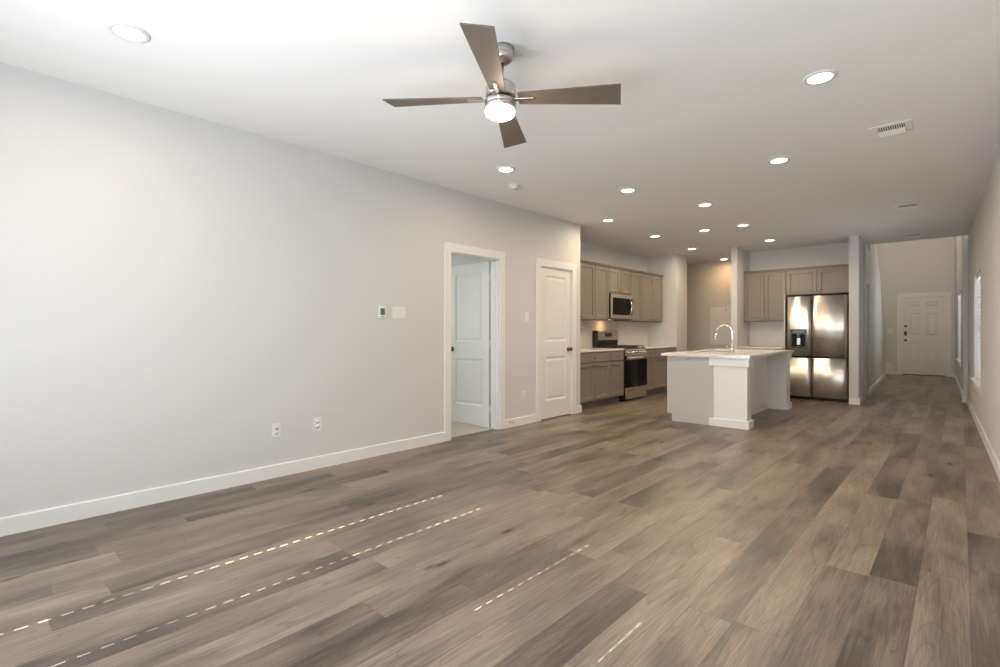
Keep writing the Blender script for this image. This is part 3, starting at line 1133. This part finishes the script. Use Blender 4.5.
l = bpy.data.objects.new('lamp', d)
COL.objects.link(l)
l.parent = fan
l.location = (0, 0, BZ - 0.19)
FAN_R = 0.645
PITCH = R(-12)
for k in range(4):
    ang = R(33.6) + k * math.pi / 2
    rot = Matrix.Rotation(ang, 4, 'Z') @ Matrix.Translation((0, 0, BZ)) @ Matrix.Rotation(PITCH, 4, 'X')
    b = MB()
    # outline along local x, widths grow outwards, tip cut on a slant
    up, lo = [], []
    n = 10
    for i in range(n + 1):
        s = i / n
        x = 0.098 + s * (FAN_R - 0.098)
        up.append((x + 0.006 * s, 0.044 + 0.034 * s))
        lo.append((x - 0.006 * s, -0.044 - 0.034 * s))
    pts = up + lo[::-1]
    b.prism(pts, 2, -0.0035, 0.0035)
    es = [e for e in b.bm.edges]
    b.xform(rot)
    blade = b.build('blade', M['blade'], fan)
    a = MB()
    a.box(0.050, 0.185, -0.011, 0.011, -0.011, -0.0040, 0.002)
    a.xform(rot)
    a.build('blade_bracket', M['nickel'], blade)


# ------------------------------------------------------------------ kitchen cabinets
SHAKER = [(0.003, 0.009), (0.008, 0.0125)]


def pull(parent, x, z, y):
    w = MB()
    w.tube([(x - 0.032, y - 0.022, z), (x + 0.032, y - 0.022, z)], 0.0048, 10)
    w.cyl((x - 0.022, y, z), (x - 0.022, y - 0.022, z), 0.004, 10)
    w.cyl((x + 0.022, y, z), (x + 0.022, y - 0.022, z), 0.004, 10)
    return w.build('pull', M['pull'], parent)


def shaker(parent, x0, x1, z0, z1, fr=0.055, name='door'):
    w = MB()
    w.panel_slab(x0, x1, z0, z1, -0.020, -0.0012, [(x0 + fr, x1 - fr, z0 + fr, z1 - fr)], SHAKER)
    return w.build(name, M['cabinet'], parent)


def upper_cabinet(loc, rotz, wd, z0, z1, depth, ndoors, label, group, pulls=(), ends=(0, 0)):
    """wall cabinet; local x along its width, front at y = 0 facing -y"""
    o = thing('wall_cabinet', label, 'cabinet', (loc[0], loc[1], z0), rotz, group)
    h = z1 - z0
    MB().box(0.0005, wd - 0.0005, 0, depth, 0, h).build('body', M['cabinet'], o)
    c = MB()
    a, b = (0.035 if ends[0] else 0), (0.035 if ends[1] else 0)
    for (e, f, zz0, zz1) in ((0.024, 0.0, h - 0.004, h + 0.014), (0.040, 0.6, h + 0.014, h + 0.034)):
        c.box(0.0005 - a * (1 if f else 0.4), wd - 0.0005 + b * (1 if f else 0.4), -e, depth, zz0, zz1, 0.003)
    c.build('crown', M['cabinet'], o)
    g = 0.003
    step = wd / ndoors
    for i in range(ndoors):
        x0, x1 = i * step + g + 0.004, (i + 1) * step - g - 0.004
        dr = shaker(o, x0, x1, 0.012, h - 0.016)
        if i < len(pulls) and pulls[i] is not None:
            px = {'L': x0 + 0.045, 'R': x1 - 0.045}[pulls[i]]
            pull(dr, px, 0.045, -0.020)
    return o


def base_cabinet(loc, rotz, wd, depth, top, ndoors, label, group, pulls=(), drawers=1):
    o = thing('base_cabinet', label, 'cabinet', (loc[0], loc[1], 0), rotz, group)
    MB().box(0.0005, wd - 0.0005, 0, depth, 0.112, top).build('body', M['cabinet'], o)
    MB().box(0.0005, wd - 0.0005, 0.075, depth, 0.0, 0.112).build('toe_kick', M['cabinet_dark'], o)
    g = 0.005
    sw = wd / drawers
    for i in range(drawers):
        x0, x1 = i * sw + g, (i + 1) * sw - g
        w = MB()
        w.box(x0, x1, -0.020, -0.0012, 0.710, top - 0.014, 0.0025)
        dr = w.build('drawer_front', M['cabinet'], o)
        pull(dr, (x0 + x1) / 2, 0.778, -0.020)
    step = wd / ndoors
    for i in range(ndoors):
        x0, x1 = i * step + g, (i + 1) * step - g
        dr = shaker(o, x0, x1, 0.124, 0.694)
        if i < len(pulls) and pulls[i] is not None:
            px = {'L': x0 + 0.05, 'R': x1 - 0.05}[pulls[i]]
            pull(dr, px, 0.655, -0.020)
    return o


UF, BF = -4.45, -4.17        # upper and base cabinet fronts on the kitchen wall
UD, BD = UF - KX, BF - KX - 0.012
S = [6.215, 7.130, 7.583, 8.343, 8.783, 9.680]
GU = 'taupe wall cabinets on the range wall'
GB = 'taupe base cabinets on the range wall'
upper_cabinet((UF, S[0]), R(90), S[1] - S[0], 1.378, 2.290, UD, 2, 'taupe wall cabinet at the left end of the range wall, beside the pantry corner', GU, ('R', 'L'))
upper_cabinet((UF, S[1]), R(90), S[2] - S[1], 1.378, 2.290, UD, 1, 'single door taupe wall cabinet immediately left of the microwave', GU, ('R',))
upper_cabinet((UF, S[2]), R(90), S[3] - S[2], 1.845, 2.290, UD, 2, 'short taupe wall cabinet directly above the microwave', GU, ('R', 'L'))
upper_cabinet((UF, S[3]), R(90), S[4] - S[3], 1.378, 2.290, UD, 1, 'single door taupe wall cabinet immediately right of the microwave', GU, ('L',))
upper_cabinet((UF, S[4]), R(90), S[5] - S[4], 1.378, 2.290, UD, 2, 'last taupe wall cabinet of the range wall, its right side exposed', GU, ('R', 'L'), (0, 1))
CT = 0.868
base_cabinet((BF, S[0]), R(90), S[1] - S[0], BD, CT, 2, 'wide taupe base cabinet at the pantry corner with two doors below a drawer', GB, ('R', 'L'))
base_cabinet((BF, S[1]), R(90), S[2] - S[1], BD, CT, 1, 'narrow taupe base cabinet immediately left of the range', GB, ('L',))
base_cabinet((BF, S[3]), R(90), S[4] - S[3], BD, CT, 1, 'narrow taupe base cabinet immediately right of the range', GB, ('L',))
base_cabinet((BF, S[4]), R(90), S[5] - S[4], BD, CT, 2, 'wide taupe base cabinet at the far end of the range wall behind the island', GB, ('R', 'L'), 2)
tag(MB().box(KX + 0.002, BF + 0.028, S[0] - 0.03, S[2] + 0.0, CT + 0.001, CT + 0.031, 0.004).build('countertop', M['counter']),
    'pale countertop left of the range, ending at the pantry corner', 'countertop', 'pale kitchen countertops')
tag(MB().box(KX + 0.002, BF + 0.028, S[3] + 0.0, KEND - 0.002, CT + 0.001, CT + 0.031, 0.004).build('countertop', M['counter']),
    'pale countertop right of the range, ending at the short wall', 'countertop', 'pale kitchen countertops')
struct(MB().box(KX, KX + 0.008, LEND + 0.01, KEND - 0.001, CT + 0.032, 1.377).build('trim_11', M['tile_y']), 'pale tile backsplash behind the range', 'backsplash')

# ------------------------------------------------------------------ range
RW = S[3] - S[2] - 0.008
rg = thing('range', 'stainless gas range with black oven door and a raised back panel', 'range', (-4.135, S[2] + 0.004, 0), R(90))
D = -4.135 - KX - 0.012
MB().box(0, RW, 0.0, D, 0.03, 0.885).build('body', M['black'], rg)
for px in (0.05, RW - 0.05):
    for py in (0.06, D - 0.06):
        MB().lathe([(0.018, 0), (0.018, 0.008), (0.010, 0.012), (0.010, 0.032)], (px, py, 0), (0, 0, 1), 12).build('foot', M['black'], rg)
MB().box(0.004, RW - 0.004, -0.022, -0.001, 0.042, 0.232, 0.004).build('storage_drawer', M['steel'], rg)
od = MB().box(0.004, RW - 0.004, -0.030, -0.001, 0.242, 0.765, 0.005).build('oven_door', M['black_glass'], rg)
MB().box(0.004, RW - 0.004, -0.0335, -0.0295, 0.705, 0.764, 0.002).build('door_rail', M['steel'], od)
MB().box(0.09, RW - 0.09, -0.0325, -0.0295, 0.33, 0.66, 0.002).build('oven_window', M['black_glass'], od)
hd = MB()
hd.tube([(0.05, -0.072, 0.738), (RW - 0.05, -0.072, 0.738)], 0.011, 14)
hd.cyl((0.09, -0.03, 0.738), (0.09, -0.072, 0.738), 0.008, 12)
hd.cyl((RW - 0.09, -0.03, 0.738), (RW - 0.09, -0.072, 0.738), 0.008, 12)
hd.build('oven_handle', M['steel'], od)
cp = MB()
cp.prism([(-0.030, 0.775), (0.02, 0.775), (0.02, 0.893), (-0.008, 0.893)], 0, 0.0, RW)
cpo = cp.build('control_panel', M['steel'], rg)
for i in range(5):
    kx = 0.075 + i * (RW - 0.15) / 4
    MB().lathe([(0.024, 0), (0.024, 0.006), (0.019, 0.010), (0.017, 0.030), (0.012, 0.034), (0.0, 0.034)], (kx, -0.020, 0.832), (0, -1, 0.18), 20).build('burner_knob', M['chrome'], cpo)
MB().box(0.0, RW, -0.010, D - 0.075, 0.884, 0.902, 0.004).build('cooktop', M['black'], rg)
for gi in range(3):
    gx0 = 0.02 + gi * (RW - 0.04) / 3
    gx1 = gx0 + (RW - 0.04) / 3 - 0.006
    g = MB()
    for yy in (0.03, 0.145, 0.26, 0.375, 0.49):
        g.box(gx0, gx1, yy - 0.006, yy + 0.006, 0.922, 0.936, 0.003)
    for xx in (gx0 + 0.006, (gx0 + gx1) / 2, gx1 - 0.006):
        g.box(xx - 0.006, xx + 0.006, 0.03, 0.49, 0.922, 0.936, 0.003)
    for xx in (gx0 + 0.008, gx1 - 0.008):
        for yy in (0.034, 0.486):
            g.box(xx - 0.007, xx + 0.007, yy - 0.007, yy + 0.007, 0.901, 0.930)
    g.build('grate', M['black_matte'], rg)
for (bx, by) in ((0.14, 0.14), (0.14, 0.39), (RW / 2, 0.26), (RW - 0.14, 0.14), (RW - 0.14, 0.39)):
    MB().lathe([(0.045, 0.901), (0.045, 0.908), (0.032, 0.914), (0.0, 0.915)], (bx, by, 0), (0, 0, 1), 20).build('burner', M['black_matte'], rg)
bgd = MB().box(0.0, RW, D - 0.075, D, 0.88, 1.035, 0.004).build('back_riser', M['black'], rg)
bk = MB()
bk.prism([(D - 0.105, 1.032), (D, 1.032), (D, 1.198), (D - 0.070, 1.198), (D - 0.085, 1.192)], 0, 0.0, RW)
bko = bk.build('back_panel', M['steel'], rg)
MB().box(RW * 0.36, RW * 0.64, D - 0.107, D - 0.09, 1.088, 1.158, 0.002).build('clock_display', M['display'], bko)
MB().box(-0.0005, 0.006, D - 0.108, D, 0.90, 1.199).build('side_cap', M['black'], bko)

# ------------------------------------------------------------------ microwave
mw = thing('microwave', 'stainless over the range microwave with dark glass door', 'microwave', (-4.405, S[2] + 0.003, 1.412), R(90))
MW, MH = S[3] - S[2] - 0.006, 0.428
MB().box(0, MW, 0.0, -4.405 - KX - 0.01, 0.0, MH).build('body', M['black'], mw)
fd = MB()
# steel surround with the window opening
for (a, b, c, e) in ((0.0, 0.048, 0.0, MH), (0.048, MW - 0.09, 0.0, 0.062), (0.048, MW - 0.09, MH - 0.070, MH), (MW - 0.09, MW, 0.0, 0.062), (MW - 0.09, MW, MH - 0.070, MH)):
    fd.box(a, b, -0.014, -0.001, c, e, 0.002)
fdo = fd.build('door_frame', M['steel'], mw)
MB().box(0.048, MW - 0.002, -0.011, -0.002, 0.062, MH - 0.070).build('door_glass', M['black_glass'], fdo)
hp = [(MW - 0.115, -0.014 - 0.045 * math.sin(math.pi * i / 12) ** 0.7, 0.072 + (MH - 0.150) * i / 12) for i in range(13)]
MB().tube(hp, 0.011, 12).build('door_handle', M['chrome'], fdo)
MB().box(0.03, MW - 0.03, -0.012, 0.30, -0.012, 0.0, 0.003).build('grease_filter', M['bronze'], mw)
ll = MB().box(0.22, 0.32, 0.18, 0.26, -0.018, -0.012).build('cooktop_lamp', M['glow_range'], mw)
d = bpy.data.lights.new('lamp', 'AREA')
d.size = 0.07
d.energy = 1.0
d.color = (1.0, 0.62, 0.28)
l = bpy.data.objects.new('lamp', d)
COL.objects.link(l)
l.parent = mw
l.location = (0.27, 0.22, -0.022)

# ------------------------------------------------------------------ refrigerator bay on the back wall
GX = 'taupe wall cabinets on the back wall'
upper_cabinet((-3.036, 10.19), 0, 0.715, 1.376, 2.290, 0.32, 2, 'taupe two door wall cabinet left of the refrigerator', GX, ('R', 'L'))
ov = upper_cabinet((-2.318, 10.19), 0, 0.962, 1.838, 2.290, 0.34, 2, 'short taupe wall cabinet above the refrigerator', GX, ('R', 'L'))
base_cabinet((-3.036, 9.925), 0, 0.715, 0.59, CT, 2, 'taupe base cabinet left of the refrigerator, mostly behind the island', 'taupe base cabinet on the back wall', ('R', 'L'))
MB().box(0.002, 0.026, -0.19, 0.32, -1.838, -0.001, 0.002).build('side_panel', M['island'], ov)
tag(MB().box(-3.037, -2.318, 9.895, 10.50, CT + 0.001, CT + 0.031, 0.004).build('countertop', M['counter']),
    'pale countertop left of the refrigerator behind the island', 'countertop', 'pale kitchen countertops')
bs = MB()
bs.prism([(-3.039, 10.518), (-2.318, 10.530), (-2.318, 10.540), (-3.039, 10.530)], 2, CT + 0.032, 1.376)
struct(bs.build('trim_12', M['tile_x']), 'white tile backsplash left of the refrigerator', 'backsplash')
fr = thing('refrigerator', 'stainless four door refrigerator with dark dispenser in the upper left door', 'refrigerator', (-2.270, 10.0, 0))
FW, FH = 0.893, 1.795
MB().box(0.004, FW - 0.004, 0.072, 0.50, 0.03, FH - 0.004, 0.004).build('body', M['black'], fr)
MB().box(0.01, FW - 0.01, 0.03, 0.09, 0.004, 0.055).build('kick_grille', M['black'], fr)
for px in (0.06, FW - 0.06):
    MB().lathe([(0.02, 0.0), (0.02, 0.03)], (px, 0.2, 0), (0, 0, 1), 12).build('foot', M['black'], fr)
SPL, ZL0, ZL1, ZU0 = 0.378, 0.055, 0.722, 0.758


def fridge_door(x0, x1, z0, z1, hole=None):
    """slightly crowned steel door"""
    w = MB()
    n = 14
    prof = []
    for i in range(n + 1):
        s = i / n
        e = min(s, 1 - s)
        edge = 0.0 if e > 0.06 else (1 - e / 0.06) ** 2 * 0.012
        prof.append((x0 + (x1 - x0) * s, -0.010 * (1 - (2 * s - 1) ** 2) + edge))
    pts = prof + [(x1, 0.068), (x0, 0.068)]
    w.prism(pts, 2, z0, z1)
    for f in w.bm.faces:
        f.smooth = abs(f.normal.z) < 0.5 and abs(f.normal.y) > 0.5
    return w.build('door', M['steel'], fr)


ul = fridge_door(0.0, SPL - 0.007, ZU0, FH)
fridge_door(SPL + 0.007, FW, ZU0, FH)
fridge_door(0.0, SPL - 0.007, ZL0, ZL1)
fridge_door(SPL + 0.007, FW, ZL0, ZL1)
# dispenser: black frame, cavity with spout and paddle
dx0, dx1, dz0, dz1 = 0.068, 0.312, 0.892, 1.225
dp = MB()
for (a, b, c, e) in ((dx0, dx0 + 0.022, dz0, dz1), (dx1 - 0.022, dx1, dz0, dz1), (dx0 + 0.022, dx1 - 0.022, dz0, dz0 + 0.022), (dx0 + 0.022, dx1 - 0.022, dz1 - 0.085, dz1)):
    dp.box(a, b, -0.024, 0.0, c, e, 0.003)
dpo = dp.build('dispenser', M['black'], ul)
MB().box(dx0 + 0.02, dx1 - 0.02, -0.0125, -0.009, dz0 + 0.02, dz1 - 0.083).build('cavity_back', M['black_glass'], ul)
sp_ = MB()
sp_.lathe([(0.022, 0.0), (0.026, -0.02), (0.016, -0.05), (0.010, -0.055)], ((dx0 + dx1) / 2, -0.022, dz1 - 0.085), (0, 0, 1), 16)
sp_.box((dx0 + dx1) / 2 - 0.026, (dx0 + dx1) / 2 + 0.026, -0.020, -0.012, dz0 + 0.06, dz0 + 0.18, 0.004)
sp_.build('spout', M['nickel'], ul)
MB().box(dx0 + 0.024, dx1 - 0.024, -0.022, -0.010, dz0 + 0.022, dz0 + 0.032, 0.002).build('drip_tray', M['bronze'], ul)
MB().box(dx0 + 0.04, dx1 - 0.04, -0.0252, -0.0238, dz1 - 0.06, dz1 - 0.03).build('touch_panel', M['lcd'], ul)

# ------------------------------------------------------------------ island
IROT = R(1.2)
ISLE = Matrix.Translation((-2.88, 6.43, 0)) @ Matrix.Rotation(IROT, 4, 'Z') @ Matrix.Translation((2.88, -6.43, 0))
isl = thing('kitchen_island', 'white and grey kitchen island with a pale overhanging countertop', 'kitchen island', (-2.88, 6.43, 0), IROT)
# local frame: x to the living room side, y along the island
IX1 = 0.55        # back panel plane (world -2.33)
IY1 = 2.27        # far end of cabinets
IZ = 0.862
e = MB()
e.box(IX1, IX1 + 0.05, 0.0, 0.20, 0.0, IZ)
e.prism([(0.0, 0.10), (0.065, 0.10), (0.065, 0.0), (IX1, 0.0), (IX1, IZ), (0.0, IZ)], 1, 0.0, 0.018)
e.build('end_panel', M['island'], isl)
MB().box(0.018, IX1, 0.019, IY1 - 0.001, 0.10, IZ - 0.22).build('body', M['cabinet'], isl)
MB().box(0.085, IX1, 0.019, IY1 - 0.001, 0.0, 0.099).build('toe_kick', M['cabinet_dark'], isl)
e = MB()
e.box(0.018, 0.040, 0.019, IY1 - 0.001, IZ - 0.219, IZ)
e.build('front_rail', M['cabinet'], isl)
MB().box(0.0, IX1, IY1, IY1 + 0.018, 0.0, IZ).build('end_panel', M['island'], isl)
bpn = MB()
bpn.box(IX1 + 0.001, 0.735, 0.20, IY1 + 0.018, 0.0, IZ)
bpo = bpn.build('knee_wall', M['island_white'], isl)
MB().box(0.736, 0.750, 0.205, 2.0, 0.0, 0.075, 0.003).build('knee_wall_base', M['island_white'], bpo)
for (y0, y1) in ((-0.005, 0.195), (2.035, 2.285)):
    p = MB()
    p.box(IX1 + 0.028, 0.992, y0 + 0.010, y1 - 0.010, 0.0, IZ, 0.002)
    po = p.build('post', M['island_white'], isl)
    q = MB()
    q.box(IX1 + 0.001, 1.018, y0 - 0.012, y1 + 0.006, 0.0, 0.100, 0.004)
    q.build('post_base', M['island_white'], po)
    q = MB()
    q.box(IX1 + 0.001, 1.018, y0 - 0.012, y1 + 0.006, IZ - 0.110, IZ, 0.003)
    q.build('post_cap', M['island_white'], po)
# kitchen side doors
kx = 4
for i in range(kx):
    y0 = 0.03 + i * (IY1 - 0.05) / kx
    y1 = y0 + (IY1 - 0.05) / kx - 0.006
    w = MB()
    w.panel_slab(-y1, -y0, 0.115, IZ - 0.02, -0.020, -0.001, [(-y1 + 0.055, -y0 - 0.055, 0.17, IZ - 0.075)], SHAKER)
    dr = w.build('door', M['cabinet'], isl, (0.018, 0, 0), R(-90))
    pull(dr, -y1 + 0.06, IZ - 0.07, -0.020)

# countertop with a cut-out for the sink
CX0, CX1, CY0, CY1 = -2.945, -1.842, 6.385, 8.765
SX0, SX1, SY0, SY1 = -2.82, -2.40, 7.12, 7.86
c = MB()
for (a, b, y0, y1) in ((CX0, SX0, CY0, CY1), (SX1, CX1, CY0, CY1), (SX0, SX1, CY0, SY0), (SX0, SX1, SY1, CY1)):
    c.box(a, b, y0, y1, IZ + 0.001, IZ + 0.034)
bmesh.ops.remove_doubles(c.bm, verts=c.bm.verts, dist=1e-5)
c.xform(ISLE)
tag(c.build('countertop', M['counter']), 'large pale countertop on the island, with a sink cut into it', 'countertop', 'pale kitchen countertops')
sk = MB()
for (a, b, y0, y1, z0, z1) in ((SX0 - 0.004, SX1 + 0.004, SY0 - 0.004, SY1 + 0.004, IZ - 0.205, IZ - 0.200),
                               (SX0 - 0.008, SX0 - 0.002, SY0 - 0.008, SY1 + 0.008, IZ - 0.205, IZ),
                               (SX1 + 0.002, SX1 + 0.008, SY0 - 0.008, SY1 + 0.008, IZ - 0.205, IZ),
                               (SX0 - 0.008, SX1 + 0.008, SY0 - 0.008, SY0 - 0.002, IZ - 0.205, IZ),
                               (SX0 - 0.008, SX1 + 0.008, SY1 + 0.002, SY1 + 0.008, IZ - 0.205, IZ)):
    sk.box(a, b, y0, y1, z0, z1)
sk.xform(ISLE)
sko = tag(sk.build('sink', M['steel']), 'undermount steel sink set into the island countertop', 'sink')
MB().lathe([(0.045, 0), (0.045, 0.004), (0.03, 0.003), (0.0, 0.002)], ((SX0 + SX1) / 2, (SY0 + SY1) / 2, IZ - 0.200), (0, 0, 1), 20).xform(ISLE).build('drain', M['nickel'], sko)

fa = thing('faucet', 'chrome gooseneck faucet standing on the island countertop', 'faucet', tuple(ISLE @ Vector((-2.285, 7.205, IZ + 0.034))), IROT)
MB().lathe([(0.030, 0.0), (0.030, 0.006), (0.024, 0.012), (0.022, 0.085), (0.018, 0.092)], seg=24).build('base', M['chrome'], fa)
pts = [(0, 0, 0.08), (0, 0, 0.19), (0, 0, 0.272)]
for i in range(1, 15):
    a = math.pi * i / 15 * 1.0
    pts.append((-0.105 + 0.105 * math.cos(a), 0, 0.272 + 0.105 * math.sin(a)))
pts.append((-0.214, 0, 0.248))
MB().tube(pts, 0.0125, 14).build('spout', M['chrome'], fa)
MB().tube([(-0.213, 0, 0.256), (-0.222, 0, 0.215), (-0.231, 0, 0.172)], [0.0145, 0.017, 0.0185], 14).build('spray_head', M['chrome'], fa)
MB().tube([(0, -0.018, 0.062), (-0.015, -0.045, 0.068), (-0.06, -0.085, 0.082)], [0.010, 0.0085, 0.006], 12).build('lever', M['chrome'], fa)

# ------------------------------------------------------------------ alcove: pale panel with a small hook
pn = thing('wall_panel', 'pale flat panel on the far alcove wall above the faucet', 'panel', (-3.745, 11.52, 1.30), R(2.0))
MB().box(-0.40, 0.30, -0.020, 0.0, -0.42, 0.42, 0.004).build('board', M['trim'], pn)
MB().tube([(-0.05, -0.022, 0.40), (-0.05, -0.035, 0.36), (-0.05, -0.05, 0.345), (-0.05, -0.06, 0.36)], 0.006, 8).build('hook', M['pull'], pn)
